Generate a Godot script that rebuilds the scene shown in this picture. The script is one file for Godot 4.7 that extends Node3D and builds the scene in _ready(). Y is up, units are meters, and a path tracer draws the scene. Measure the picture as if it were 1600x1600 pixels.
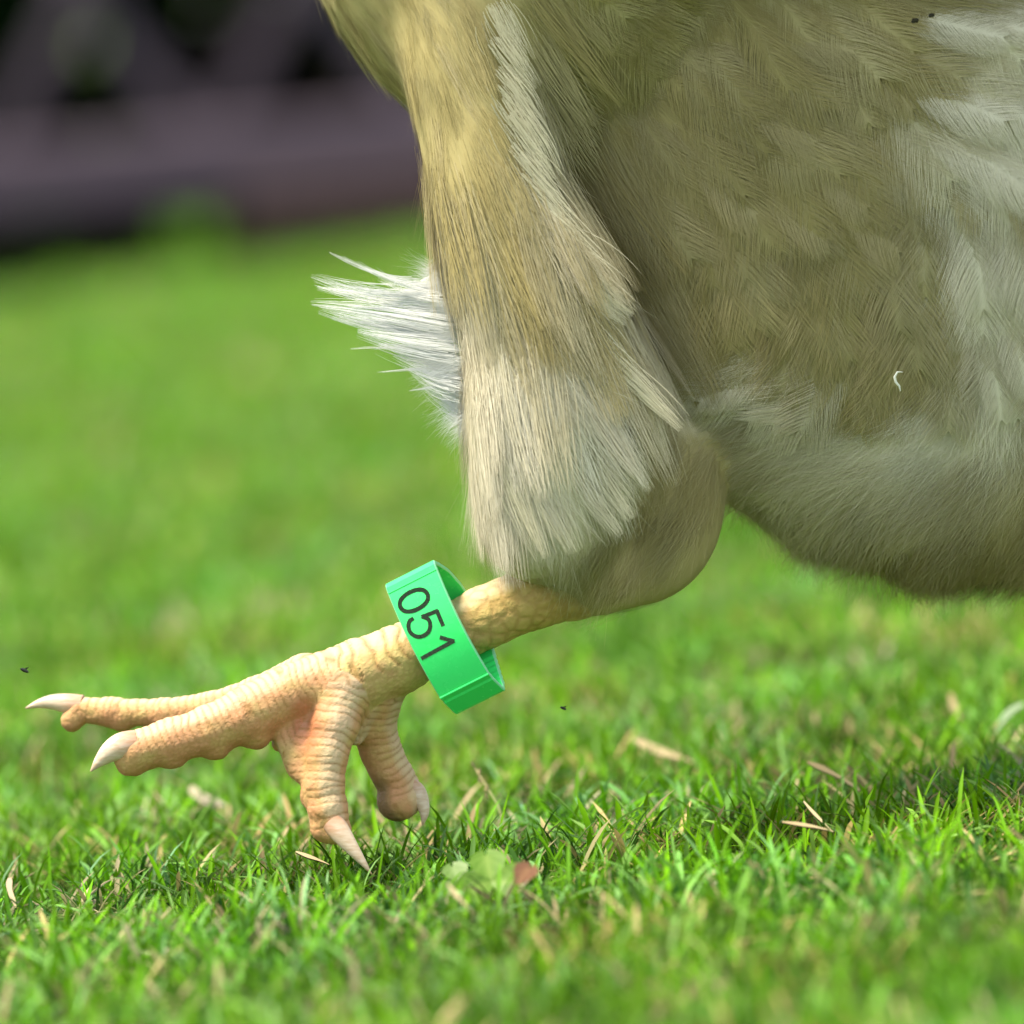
extends Node3D
# A hen's lifted leg with a numbered green band, close up over a mown lawn, lattice fence and hedge behind.

const DIST := 2.0            # metres from the lens to the leg
const FOCAL := 1600.0 / 0.12 # picture units per unit of slope (200 mm lens on a 24 mm high frame)
const S := DIST / FOCAL      # metres per picture unit at the leg
const BAND_TILT := 0.24
const EYE := 0.2115          # height of the lens above the lawn

var rng := RandomNumberGenerator.new()
var cam: Camera3D
var hen: Node3D
var hen_base := Vector3.ZERO
var names := {}

# ---------------------------------------------------------------- helpers

func numbered(called: String) -> String:
	var n: int = names.get(called, 0)
	names[called] = n + 1
	return called if n == 0 else "%s_%03d" % [called, n]

func tag(o: Node, label := "", category := "", group := "", kind := "") -> void:
	if label != "": o.set_meta("label", label)
	if category != "": o.set_meta("category", category)
	if group != "": o.set_meta("group", group)
	if kind != "": o.set_meta("kind", kind)

func thing(called: String, where: Vector3, label: String, category: String, group := "") -> Node3D:
	var o := Node3D.new()
	o.name = numbered(called)
	add_child(o)
	o.position = where
	tag(o, label, category, group)
	return o

func put(called: String, mesh: Mesh, mat: Material, parent: Node = self) -> MeshInstance3D:
	var o := MeshInstance3D.new()
	o.name = numbered(called) if parent == self else called
	o.mesh = mesh
	if mat: o.material_override = mat
	parent.add_child(o, true)
	return o

func q(x: float, y: float, z := 0.0) -> Vector3:      # photograph units -> units round the middle of the leg's plane, y up, z towards the lens
	return Vector3(x - 800.0, 800.0 - y, z)

func world(p: Vector3) -> Vector3:                     # those units -> metres in the world
	return cam.transform * (p * S + Vector3(0, 0, -DIST))

func local(p: Vector3) -> Vector3:                     # those units -> metres on the hen
	return (p - hen_base) * S

func on_ground(x: float, y: float, lift := 0.0) -> Vector3:
	var d := cam.basis * Vector3((x - 800.0) / FOCAL, (800.0 - y) / FOCAL, -1.0)
	return cam.position + d * ((lift - cam.position.y) / d.y)

func lin(r: float, g: float, b: float) -> Color:
	return Color(r, g, b).linear_to_srgb()

func plain(c: Color, rough := 0.8, vertex := false) -> StandardMaterial3D:
	var m := StandardMaterial3D.new()
	m.albedo_color = c
	m.roughness = rough
	m.vertex_color_use_as_albedo = vertex
	return m

func noise_tex(freq: float, size := 256, octaves := 4, seed_ := 1, normal_map := false, cellular := false) -> NoiseTexture2D:
	var n := FastNoiseLite.new()
	n.seed = seed_
	n.noise_type = FastNoiseLite.TYPE_CELLULAR if cellular else FastNoiseLite.TYPE_SIMPLEX_SMOOTH
	n.frequency = freq
	n.fractal_octaves = octaves
	var t := NoiseTexture2D.new()
	t.width = size
	t.height = size
	t.seamless = true
	t.noise = n
	t.as_normal_map = normal_map
	t.bump_strength = 4.0
	return t

func mesh_of(v: PackedVector3Array, n: PackedVector3Array, c: PackedColorArray, idx: PackedInt32Array, into: ArrayMesh = null) -> ArrayMesh:
	var a := []
	a.resize(Mesh.ARRAY_MAX)
	a[Mesh.ARRAY_VERTEX] = v
	a[Mesh.ARRAY_NORMAL] = n
	if c.size(): a[Mesh.ARRAY_COLOR] = c
	a[Mesh.ARRAY_INDEX] = idx
	var m := into if into else ArrayMesh.new()
	m.add_surface_from_arrays(Mesh.PRIMITIVE_TRIANGLES, a)
	return m

# a soup of ribbons and tubes that becomes one mesh
class Soup:
	var v := PackedVector3Array()
	var n := PackedVector3Array()
	var c := PackedColorArray()
	var i := PackedInt32Array()
	# a strip along pts; side[k] is half the width as a vector
	func strip(pts: Array, sides: Array, nrm: Vector3, c0: Color, c1: Color) -> void:
		var b := v.size()
		var m := pts.size()
		for k in m:
			var col := c0.lerp(c1, float(k) / (m - 1))
			v.append(pts[k] - sides[k]); v.append(pts[k] + sides[k])
			n.append(nrm); n.append(nrm); c.append(col); c.append(col)
		for k in m - 1:
			var o := b + k * 2
			i.append_array([o, o + 2, o + 1, o + 1, o + 2, o + 3])
	func strip2(pts: Array, sides: Array, n0: Vector3, n1: Vector3, c0: Color, c1: Color) -> void:
		var b := v.size()
		strip(pts, sides, n0, c0, c1)
		var m := pts.size()
		for k in m:
			var nn := n0.lerp(n1, float(k) / (m - 1)).normalized()
			n[b + k * 2] = nn
			n[b + k * 2 + 1] = nn
	# a round tube through pts with a radius at each; squash flattens it along `up`
	func tube(pts: Array, radii: Array, seg: int, cols: Array, up := Vector3.UP, squash := 1.0) -> void:
		var b := v.size()
		var m := pts.size()
		for k in m:
			var t: Vector3 = (pts[mini(k + 1, m - 1)] - pts[maxi(k - 1, 0)]).normalized()
			var x := t.cross(up).normalized()
			if x.length() < 0.5: x = t.cross(Vector3.RIGHT).normalized()
			var y := x.cross(t).normalized()
			for s in seg:
				var ang := TAU * s / seg
				var d := x * cos(ang) + y * sin(ang) * squash
				v.append(pts[k] + d * radii[k])
				n.append((x * cos(ang) * squash + y * sin(ang)).normalized())
				c.append(cols[k])
		for k in m - 1:
			for s in seg:
				var a0 := b + k * seg + s
				var a1 := b + k * seg + (s + 1) % seg
				i.append_array([a0, a1, a0 + seg, a1, a1 + seg, a0 + seg])
		for e in [0, m - 1]:
			var ctr := v.size()
			v.append(pts[e]); n.append((pts[e] - pts[1 if e == 0 else m - 2]).normalized()); c.append(cols[e])
			for s in seg:
				var a0: int = b + e * seg + s
				var a1: int = b + e * seg + (s + 1) % seg
				i.append_array([ctr, a1, a0] if e == 0 else [ctr, a0, a1])

func soup_mesh(s: Soup) -> ArrayMesh:
	return mesh_of(s.v, s.n, s.c, s.i)

func smooth_line(pts: Array, per: int) -> Array:        # Catmull-Rom through 3-D points
	var out := []
	for k in pts.size() - 1:
		var p0 = pts[maxi(k - 1, 0)]
		var p3 = pts[mini(k + 2, pts.size() - 1)]
		for j in per:
			out.append(pts[k].cubic_interpolate(pts[k + 1], p0, p3, float(j) / per))
	out.append(pts[-1])
	return out

# ---------------------------------------------------------------- a smooth field of bones and ellipsoids, meshed as surface nets

class Field:
	var a := PackedVector3Array()     # start, or centre
	var b := PackedVector3Array()     # end, or radii
	var ra := PackedFloat32Array()
	var rb := PackedFloat32Array()
	var kind := PackedInt32Array()    # 0 tapered bone, 1 ellipsoid
	var k := 12.0
	func bone(p: Vector3, r0: float, e: Vector3, r1: float) -> void:
		a.append(p); b.append(e); ra.append(r0); rb.append(r1); kind.append(0)
	func ball(p: Vector3, r: Vector3) -> void:
		a.append(p); b.append(r); ra.append(0); rb.append(0); kind.append(1)
	func one(j: int, p: Vector3) -> float:
		if kind[j] == 0:
			var ab := b[j] - a[j]
			var ap := p - a[j]
			var t := clampf(ap.dot(ab) / maxf(ab.length_squared(), 1e-6), 0.0, 1.0)
			return (ap - ab * t).length() - lerpf(ra[j], rb[j], t)
		var d := p - a[j]
		var k0 := (d / b[j]).length()
		var k1 := (d / (b[j] * b[j])).length()
		return k0 * (k0 - 1.0) / maxf(k1, 1e-6) if k0 > 0.05 else -minf(b[j].x, minf(b[j].y, b[j].z))
	func at(p: Vector3, some: PackedInt32Array) -> float:
		var d := 1e9
		for j in some:
			var e := one(j, p)
			var h := maxf(k - absf(d - e), 0.0) / k
			d = minf(d, e) - h * h * k * 0.25
		return d

func nets(f: Field, lo: Vector3, hi: Vector3, cell: float) -> Dictionary:
	const B := 4
	var nb := Vector3i(((hi - lo) / (cell * B)).ceil())
	var nx := nb.x * B + 1
	var ny := nb.y * B + 1
	var nz := nb.z * B + 1
	var val := PackedFloat32Array()
	val.resize(nx * ny * nz)
	val.fill(1e9)
	var r := cell * B * 0.5 * 1.7321
	var all := PackedInt32Array(range(f.a.size()))
	var blocks := []
	for bz in nb.z:
		for by in nb.y:
			for bx in nb.x:
				var c := lo + (Vector3(bx, by, bz) + Vector3(0.5, 0.5, 0.5)) * cell * B
				var ds := PackedFloat32Array()
				var dmin := 1e9
				for j in all:
					var e := f.one(j, c)
					ds.append(e)
					dmin = minf(dmin, e)
				if dmin > r + f.k * 0.5 or dmin < -r * 2.0 - f.k: continue
				var some := PackedInt32Array()
				for j in all:
					if ds[j] < dmin + 2.0 * r + f.k: some.append(j)
				blocks.append(Vector3i(bx, by, bz))
				for z in range(bz * B, bz * B + B + 1):
					for y in range(by * B, by * B + B + 1):
						for x in range(bx * B, bx * B + B + 1):
							var at := x + nx * (y + ny * z)
							if val[at] > 1e8: val[at] = f.at(lo + Vector3(x, y, z) * cell, some)
	var v := PackedVector3Array()
	var index := {}
	var offs := [0, 1, nx, nx + 1, nx * ny, nx * ny + 1, nx * ny + nx, nx * ny + nx + 1]
	var corner := [Vector3(0, 0, 0), Vector3(1, 0, 0), Vector3(0, 1, 0), Vector3(1, 1, 0), Vector3(0, 0, 1), Vector3(1, 0, 1), Vector3(0, 1, 1), Vector3(1, 1, 1)]
	var edges := [[0, 1], [2, 3], [4, 5], [6, 7], [0, 2], [1, 3], [4, 6], [5, 7], [0, 4], [1, 5], [2, 6], [3, 7]]
	for bl in blocks:
		for z in range(bl.z * B, bl.z * B + B):
			for y in range(bl.y * B, bl.y * B + B):
				for x in range(bl.x * B, bl.x * B + B):
					var at: int = x + nx * (y + ny * z)
					var inside := 0
					for o in offs:
						if val[at + o] < 0.0: inside += 1
					if inside == 0 or inside == 8: continue
					var sum := Vector3.ZERO
					var cnt := 0
					for e in edges:
						var va := val[at + offs[e[0]]]
						var vb := val[at + offs[e[1]]]
						if (va < 0.0) != (vb < 0.0):
							sum += corner[e[0]].lerp(corner[e[1]], va / (va - vb))
							cnt += 1
					index[at] = v.size()
					v.append(lo + (Vector3(x, y, z) + sum / cnt) * cell)
	var tri := PackedInt32Array()
	var step := [1, nx, nx * ny]
	for at in index:
		var x: int = at % nx
		var y: int = (at / nx) % ny
		var z: int = at / (nx * ny)
		for ax in 3:
			var in0 := val[at] < 0.0
			if in0 == (val[at + step[ax]] < 0.0): continue
			var u: int = (ax + 1) % 3
			var w: int = (ax + 2) % 3
			var c := [at, at - step[u], at - step[u] - step[w], at - step[w]]
			if not (index.has(c[1]) and index.has(c[2]) and index.has(c[3])): continue
			var i0: int = index[c[0]]
			var i1: int = index[c[1]]
			var i2: int = index[c[2]]
			var i3: int = index[c[3]]
			tri.append_array([i0, i2, i1, i0, i3, i2] if in0 else [i0, i1, i2, i0, i2, i3])
	return {"v": v, "i": tri}

func normals(v: PackedVector3Array, tri: PackedInt32Array) -> PackedVector3Array:
	var n := PackedVector3Array()
	n.resize(v.size())
	for t in range(0, tri.size(), 3):
		var a := tri[t]
		var b := tri[t + 1]
		var c := tri[t + 2]
		var m := (v[c] - v[a]).cross(v[b] - v[a])
		n[a] += m; n[b] += m; n[c] += m
	for k in n.size(): n[k] = n[k].normalized()
	return n

# ---------------------------------------------------------------- feathers

# one feather as a shaft with barbs on both sides, from root to tip; `face` is the way its upper side looks
func feather(s: Soup, root: Vector3, tip: Vector3, face: Vector3, width: float, arch: float, bend: float, barbs: int, thick: float, fluff: float, c0: Color, c1: Color) -> void:
	var along := tip - root
	var len := along.length()
	var t := along / len
	var side := t.cross(face).normalized()
	var up := side.cross(t).normalized()
	var mid := (root + tip) * 0.5 + up * arch * len + side * bend * len
	var pts := []
	var sides := []
	for k in 9:
		var u := k / 8.0
		pts.append(root.lerp(mid, u).lerp(mid.lerp(tip, u), u))
		sides.append(side * thick * 1.3 * (1.0 - u * u))
	s.strip(pts, sides, up, c0, c1)
	for k in barbs:
		for sg in [-1.0, 1.0]:
			var u := (k + rng.randf()) / barbs * 0.98
			var p: Vector3 = root.lerp(mid, u).lerp(mid.lerp(tip, u), u)
			var tg := (root.lerp(mid, u)).direction_to(mid.lerp(tip, u))
			var w := width * (pow(sin(PI * clampf(pow(u, 0.75) * 0.93 + 0.07, 0, 1)), 0.6) * 0.92 + 0.08) * rng.randf_range(0.86, 1.08)
			var loose := fluff * rng.randf_range(-1.0, 1.0)
			var go: Vector3 = (tg * rng.randf_range(0.75, 0.95) + side * sg * 0.75 + up * (0.08 + loose * 0.25)).normalized()
			var blen := w * 1.25
			var bp := []
			var bs := []
			var across := go.cross(up).normalized()
			for j in 4:
				var e := j / 3.0
				bp.append(p + go * blen * e + tg * blen * e * e * 0.35 + side * loose * blen * 0.18 * e * e - up * e * e * blen * 0.12)
				bs.append(across * thick * (1.0 - e * 0.85))
			var tilt := tg * (u - 0.35) * 0.55
			s.strip2(bp, bs, (up + tilt).normalized(), (up + side * sg * 0.28 + tilt * 1.1).normalized(), c0.lerp(c1, u), c1)

# a soft pointed lock of barbs from root to tip
func wisp(s: Soup, root: Vector3, tip: Vector3, face: Vector3, width: float, arch: float, bend: float, hairs: int, thick: float, c: Color, point := 0.35) -> void:
	var along := tip - root
	var len := along.length()
	var t := along / len
	var side := t.cross(face).normalized()
	var up := side.cross(t).normalized()
	for h in hairs:
		var w := rng.randfn(0.0, 0.45)
		var a := root + side * w * width + t * len * rng.randf_range(-0.05, 0.3) + up * rng.randf_range(-0.3, 0.3) * width
		var b := tip + side * (w + rng.randfn(0.0, 0.34)) * width * point - t * len * 0.45 * pow(rng.randf(), 2.0) + side * w * absf(w) * width * 1.4 * point
		var mid := (a + b) * 0.5 + up * arch * len + side * (bend * len + w * width * 0.35)
		var pts := []
		var sides := []
		for k in 7:
			var u := k / 6.0
			pts.append(a.lerp(mid, u).lerp(mid.lerp(b, u), u))
			sides.append(side * thick * (1.0 - 0.8 * u * u))
		var g := rng.randf_range(0.95, 1.02)
		var cc := Color(c.r * g, c.g * g, c.b * g)
		s.strip(pts, sides, (up + side * w * 0.22).normalized(), cc, cc)

# a tuft of fine hair-like barbs along +y with its upper side along +z
func down_tuft(s: Soup, hairs: int, len: float, spread: float, thick: float) -> void:
	for h in hairs:
		var root := Vector3(rng.randf_range(-0.16, 0.16) * len, rng.randf_range(-0.1, 0.25) * len, rng.randf_range(-0.02, 0.02) * len)
		var ang := rng.randfn(0.0, spread)
		var dir := Vector3(sin(ang), cos(ang), rng.randf_range(-0.05, 0.22)).normalized()
		var curl := Vector3(rng.randfn(0.0, 0.12), 0, rng.randfn(-0.05, 0.07))
		var l := len * rng.randf_range(0.45, 1.0)
		var pts := []
		var sides := []
		var ac := dir.cross(Vector3(0, 0, 1)).normalized()
		for k in 6:
			var u := k / 5.0
			pts.append(root + dir * l * u + curl * l * u * u)
			sides.append(ac * thick * (1.0 - 0.85 * u))
		var b := rng.randf_range(0.94, 1.0)
		s.strip(pts, sides, Vector3(ac.x * rng.randf_range(-0.2, 0.2), 0.1, 1).normalized(), Color(b, b, b), Color(b, b, b))

# control points of the lie of the plumage: x, y, direction
const LIE := [
	[540, 20, 0.64, 0.77], [600, 100, 0.6, 0.8], [645, 170, 0.3, 0.95], [660, 300, 0.16, 1.0], [700, 420, 0.12, 1.0], [760, 180, 0.42, 0.9], [780, 330, 0.42, 0.9],
	[860, 460, 0.45, 0.9], [790, 560, 0.25, 0.97], [740, 660, 0.1, 1.0], [770, 800, 0.12, 1.0], [850, 700, 0.3, 0.95], [930, 620, 0.55, 0.84], [960, 760, 0.5, 0.86],
	[840, 860, 0.2, 0.97], [940, 890, -0.3, 0.95], [1050, 850, -0.75, 0.65], [1110, 780, -0.5, 0.85], [1000, 930, -0.9, 0.4], [1000, 560, 0.5, 0.86], [900, 90, 0.7, 0.7], [1000, 250, 0.6, 0.8], [1000, 420, 0.45, 0.9],
	[1150, 100, 0.75, 0.65], [1180, 330, 0.45, 0.9], [1300, 220, 0.65, 0.75], [1300, 450, 0.25, 0.97], [1420, 60, 0.85, 0.55], [1430, 350, 0.2, 0.98], [1560, 160, 0.75, 0.65],
	[1560, 400, 0.15, 0.99], [1570, 600, 0.05, 1.0], [1420, 560, -0.2, 0.98], [1450, 690, -0.85, 0.5], [1300, 720, -0.95, 0.15], [1170, 720, -0.9, 0.35], [1110, 620, -0.9, 0.3],
	[1220, 580, -0.8, 0.55], [1200, 810, 0.1, 1.0], [1350, 850, -0.5, 0.86], [1500, 800, -0.6, 0.8], [1580, 880, -0.2, 0.98], [1400, 900, 0.15, 0.98],
]

func lie_at(p: Vector3) -> Vector3:
	var x := p.x + 800.0
	var y := 800.0 - p.y
	var d := Vector2.ZERO
	for e in LIE:
		var w := 1.0 / (pow((x - e[0]) * (x - e[0]) + (y - e[1]) * (y - e[1]), 1.5) + 20000.0)
		d += Vector2(e[2], e[3]) * w
	d = d.normalized()
	return Vector3(d.x, -d.y, 0.0)

# how white the plumage is there (0 buff .. 1 white): x, y, radius x, radius y, amount
const WHITE := [
	[668, 520, 104, 150, 1.0], [1200, 585, 110, 60, 1.0], [1520, 190, 125, 115, 1.0], [1570, 590, 70, 150, 0.95], [960, 740, 50, 70, 0.7], [850, 740, 110, 150, 0.9], [770, 720, 60, 160, 0.7], [1440, 690, 120, 60, 1.0], [1490, 640, 80, 60, 0.9], [1330, 700, 170, 55, 0.75],
	[1540, 380, 90, 100, 0.9], [830, 620, 120, 90, 0.95], [1520, 40, 90, 60, 0.7], [1150, 640, 120, 60, 0.45], [1350, 760, 240, 80, 0.45], [850, 270, 40, 160, 0.35], [980, 520, 60, 120, 0.35],
]

func white_at(p: Vector3) -> float:
	var w := 0.0
	for e in WHITE:
		var dx: float = (p.x + 800.0 - e[0]) / e[2]
		var dy: float = (800.0 - p.y - e[1]) / e[3]
		w = maxf(w, e[4] * clampf(1.3 - sqrt(dx * dx + dy * dy) * 0.9, 0.0, 1.0))
	var x := p.x + 800.0
	var y := 800.0 - p.y
	if x < 1150.0 and y > 680.0: w *= 1.0 - smoothstep(-10.0, 30.0, x - (1075.0 - (y - 660.0) * 0.72))    # the hind part of the drumstick is plain buff
	return w

const BUFF := Color(0.42, 0.352, 0.16)
const PALE := Color(0.85, 0.80, 0.68)

func _ready() -> void:
	rng.seed = 51
	setup_camera_and_light()
	build_ground()
	build_bed()
	build_fence()
	build_hedge()
	build_hen()
	build_band()
	build_grass()
	build_small_things()

# ---------------------------------------------------------------- camera, sky, sun

func setup_camera_and_light() -> void:
	cam = Camera3D.new()
	cam.name = "camera"
	cam.keep_aspect = Camera3D.KEEP_HEIGHT
	cam.basis = Basis.from_euler(Vector3(-atan(850.0 / FOCAL), 0, 0)) * Basis(Vector3(0, 0, 1), deg_to_rad(-5.3))
	cam.position = Vector3(0, EYE, 0)
	var at := CameraAttributesPhysical.new()
	at.frustum_focal_length = 200.0
	at.frustum_focus_distance = DIST - 0.012
	at.frustum_near = 0.05
	at.frustum_far = 400.0
	at.exposure_aperture = 7.6
	cam.attributes = at
	add_child(cam)
	cam.fov = rad_to_deg(2.0 * atan(0.06))
	cam.near = 0.05
	cam.far = 400.0
	cam.current = true
	var sun := DirectionalLight3D.new()
	sun.name = "sun"
	sun.light_energy = 0.5
	sun.light_color = Color(1.0, 0.95, 0.86)
	sun.light_angular_distance = 15.0
	sun.shadow_enabled = true
	add_child(sun)
	sun.look_at_from_position(Vector3.ZERO, -Vector3(-0.42, 0.89, 0.12), Vector3.UP)
	var sky := ProceduralSkyMaterial.new()
	sky.sky_top_color = Color(0.74, 0.78, 0.82)
	sky.sky_horizon_color = Color(0.70, 0.72, 0.70)
	sky.sky_curve = 0.15
	sky.ground_bottom_color = Color(0.25, 0.3, 0.15)
	sky.ground_horizon_color = Color(0.35, 0.4, 0.28)
	var e := Environment.new()
	e.background_mode = Environment.BG_SKY
	e.sky = Sky.new()
	e.sky.sky_material = sky
	e.background_energy_multiplier = 0.43
	e.tonemap_mode = Environment.TONE_MAPPER_LINEAR
	e.tonemap_exposure = 5.6
	e.sdfgi_enabled = true
	e.ssao_enabled = true
	e.ssil_enabled = true
	var we := WorldEnvironment.new()
	we.name = "world_environment"
	we.environment = e
	add_child(we)

# ---------------------------------------------------------------- ground, fence, hedge

func build_ground() -> void:
	var n := FastNoiseLite.new()
	n.frequency = 2.5
	var s := SurfaceTool.new()
	s.begin(Mesh.PRIMITIVE_TRIANGLES)
	var xs := [-300.0, -60.0, -12.0, -5.0]
	var zs := [300.0, 60.0, 10.0, 2.0]
	for k in 61: xs.append(-3.0 + k * 0.1)
	for k in 101: zs.append(1.0 - k * 0.1)
	xs.append_array([5.0, 12.0, 60.0, 300.0])
	zs.append_array([-12.0, -20.0, -60.0, -300.0])
	for z in zs:
		for x in xs:
			var y := n.get_noise_2d(x, z) * 0.003 if absf(x) < 3.0 and z < 1.0 and z > -9.0 else 0.0
			s.set_normal(Vector3.UP)
			s.add_vertex(Vector3(x, y - 0.002, z))
	var w := xs.size()
	for j in zs.size() - 1:
		for k in w - 1:
			var a := j * w + k
			for t in [a, a + w, a + 1, a + 1, a + w, a + w + 1]: s.add_index(t)
	var m := plain(lin(0.055, 0.075, 0.02), 0.95)
	m.albedo_texture = null
	m.detail_enabled = true
	var nt := noise_tex(0.02, 256, 4, 4)
	var g := Gradient.new()
	g.set_color(0, Color(0.30, 0.33, 0.12))
	g.set_color(1, Color(0.25, 0.40, 0.10))
	nt.color_ramp = g
	m.albedo_color = Color.WHITE
	m.albedo_texture = nt
	m.detail_enabled = false
	m.uv1_triplanar = true
	m.uv1_world_triplanar = true
	m.uv1_scale = Vector3.ONE * 3.0
	s.generate_normals()
	var o := put("ground", s.commit(), m)
	tag(o, "earth of the lawn under the grass", "ground", "", "structure")

func in_bed(x: float, z: float) -> bool:       # the bare bed along the foot of the fence; its edge runs back to the right
	var a := on_ground(0, 476)
	var b := on_ground(640, 392)
	var t := (x - a.x) / (b.x - a.x)
	return z < a.z + (b.z - a.z) * t + 0.03 * sin(x * 31.0) + 0.02 * sin(x * 83.0)

func build_bed() -> void:
	var s := SurfaceTool.new()
	s.begin(Mesh.PRIMITIVE_TRIANGLES)
	var a := on_ground(0, 476)
	var b := on_ground(640, 392)
	for k in 61:
		var x := -3.0 + 0.1 * k
		var t := (x - a.x) / (b.x - a.x)
		var z := minf(a.z + (b.z - a.z) * t, -4.5) + 0.03 * sin(x * 31.0) + 0.02 * sin(x * 83.0)
		for zz in [z, -12.0]:
			s.set_normal(Vector3.UP)
			s.add_vertex(Vector3(x, 0.004, zz))
	for k in 60:
		for i in [0, 1, 2, 2, 1, 3]: s.add_index(k * 2 + i)
	s.generate_normals()
	var m := plain(lin(0.005, 0.007, 0.003), 0.95)
	m.normal_enabled = true
	m.normal_texture = noise_tex(0.05, 256, 4, 12, true)
	m.uv1_triplanar = true
	m.uv1_world_triplanar = true
	m.uv1_scale = Vector3.ONE * 4.0
	m.metallic_specular = 0.05
	tag(put("soil_bed", s.commit(), m), "dark bare soil under the fence and hedge", "ground", "", "structure")

func bar(a: Vector3, b: Vector3, w: float, h: float, depth_dir: Vector3, bev := 0.003) -> ArrayMesh:   # a bevelled board from a to b, w across, h along depth_dir
	var t := (b - a).normalized()
	var d := (depth_dir - t * depth_dir.dot(t)).normalized()
	var x := t.cross(d)
	var s := SurfaceTool.new()
	s.begin(Mesh.PRIMITIVE_TRIANGLES)
	s.set_smooth_group(-1)
	var ring := []
	for c in [[-1, -1, 0], [-1, -1, 1], [1, -1, 1], [1, -1, 0], [1, 1, 0], [1, 1, 1], [-1, 1, 1], [-1, 1, 0]]:
		var px: float = c[0] * (w * 0.5 - (bev if c[2] == 1 else 0.0))
		var pd: float = c[1] * (h * 0.5 - (bev if c[2] == 0 else 0.0))
		ring.append(x * px + d * pd)
	for k in 8:
		var p: Vector3 = ring[k]
		var r: Vector3 = ring[(k + 1) % 8]
		for v in [a + p, b + p, a + r, a + r, b + p, b + r]: s.add_vertex(v)
	for k in range(1, 7):
		for v in [a + ring[0], a + ring[k], a + ring[k + 1]]: s.add_vertex(v)
		for v in [b + ring[0], b + ring[k + 1], b + ring[k]]: s.add_vertex(v)
	s.generate_normals()
	return s.commit()

func build_fence() -> void:
	var wood := []
	for k in 3:
		var m := plain([lin(0.084, 0.066, 0.087), lin(0.072, 0.056, 0.075), lin(0.096, 0.075, 0.097)][k], 0.85)
		m.normal_enabled = true
		m.normal_texture = noise_tex(0.03, 128, 3, 20 + k, true)
		m.uv1_triplanar = true
		m.uv1_scale = Vector3(6, 40, 6)
		m.metallic_specular = 0.25
		wood.append(m)
	var base := on_ground(340, 385)
	var z := base.z
	var f := thing("lattice_fence", Vector3(base.x, 0, z), "weathered grey wooden lattice fence with a thick bottom rail behind the lawn", "fence")
	var u := -z / FOCAL                                  # metres per picture unit there
	var pitch := 350.0 * u
	var y0 := 0.040
	var rail_h := 0.062
	var top := 0.95
	put("bottom_rail", bar(Vector3(-2.0, y0 + rail_h * 0.5, 0), Vector3(2.0, y0 + rail_h * 0.5, 0), rail_h, 0.05, Vector3(0, 0, 1), 0.006), wood[0], f)
	put("top_rail", bar(Vector3(-2.0, top, 0), Vector3(2.0, top, 0), rail_h, 0.05, Vector3(0, 0, 1), 0.006), wood[1], f)
	for k in [-2, -1, 1, 2]:
		put("post", bar(Vector3(k * 0.98, 0, -0.062), Vector3(k * 0.98, top + 0.12, -0.062), 0.07, 0.07, Vector3(0, 0, 1), 0.005), wood[1], f)
	var rise := top - (y0 + rail_h)
	var run := rise / tan(deg_to_rad(57.0))
	for k in range(-12, 13):
		for dirn in [-1.0, 1.0]:
			var x: float = k * pitch
			var a := Vector3(x, y0 + rail_h - 0.02, 0.0 + dirn * 0.0065)
			var b := Vector3(x + dirn * run, top - 0.02, 0.0 + dirn * 0.0065)
			if absf(b.x) > 2.0 or absf(a.x) > 2.0: continue
			put("slat", bar(a, b, 0.024 + 0.002 * sin(k * 7.3), 0.012, Vector3(0, 0, 1), 0.002), wood[(k + 24 + int(dirn)) % 3], f)
	# the dark red timber that lies along the foot of the fence to the right
	var dark := plain(lin(0.034, 0.017, 0.016), 0.9)
	dark.normal_enabled = true
	dark.normal_texture = noise_tex(0.05, 128, 3, 33, true)
	dark.uv1_triplanar = true
	dark.uv1_scale = Vector3(5, 30, 5)
	var p0 := on_ground(372, 392)
	var t := thing("timber_edging", Vector3(p0.x, 0, z + 0.03), "dark red brown timber lying at the foot of the lattice fence", "timber")
	put("timber", bar(Vector3(0.0, 0.024, 0.0), Vector3(1.6, 0.03, 0.02), 0.046, 0.04, Vector3(0, 0, 1), 0.006), dark, t)

func leaf_mesh(len: float, w: float) -> ArrayMesh:
	var s := Soup.new()
	var pts := []
	var sides := []
	for k in 6:
		var u := k / 5.0
		pts.append(Vector3(0, u * len, sin(u * 2.5) * len * 0.12))
		sides.append(Vector3(w * 0.5 * sin(PI * pow(clampf(u * 0.98 + 0.02, 0, 1), 0.8)), 0, 0))
	s.strip(pts, sides, Vector3(0, 0, 1), Color.WHITE, Color.WHITE)
	return soup_mesh(s)

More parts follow.
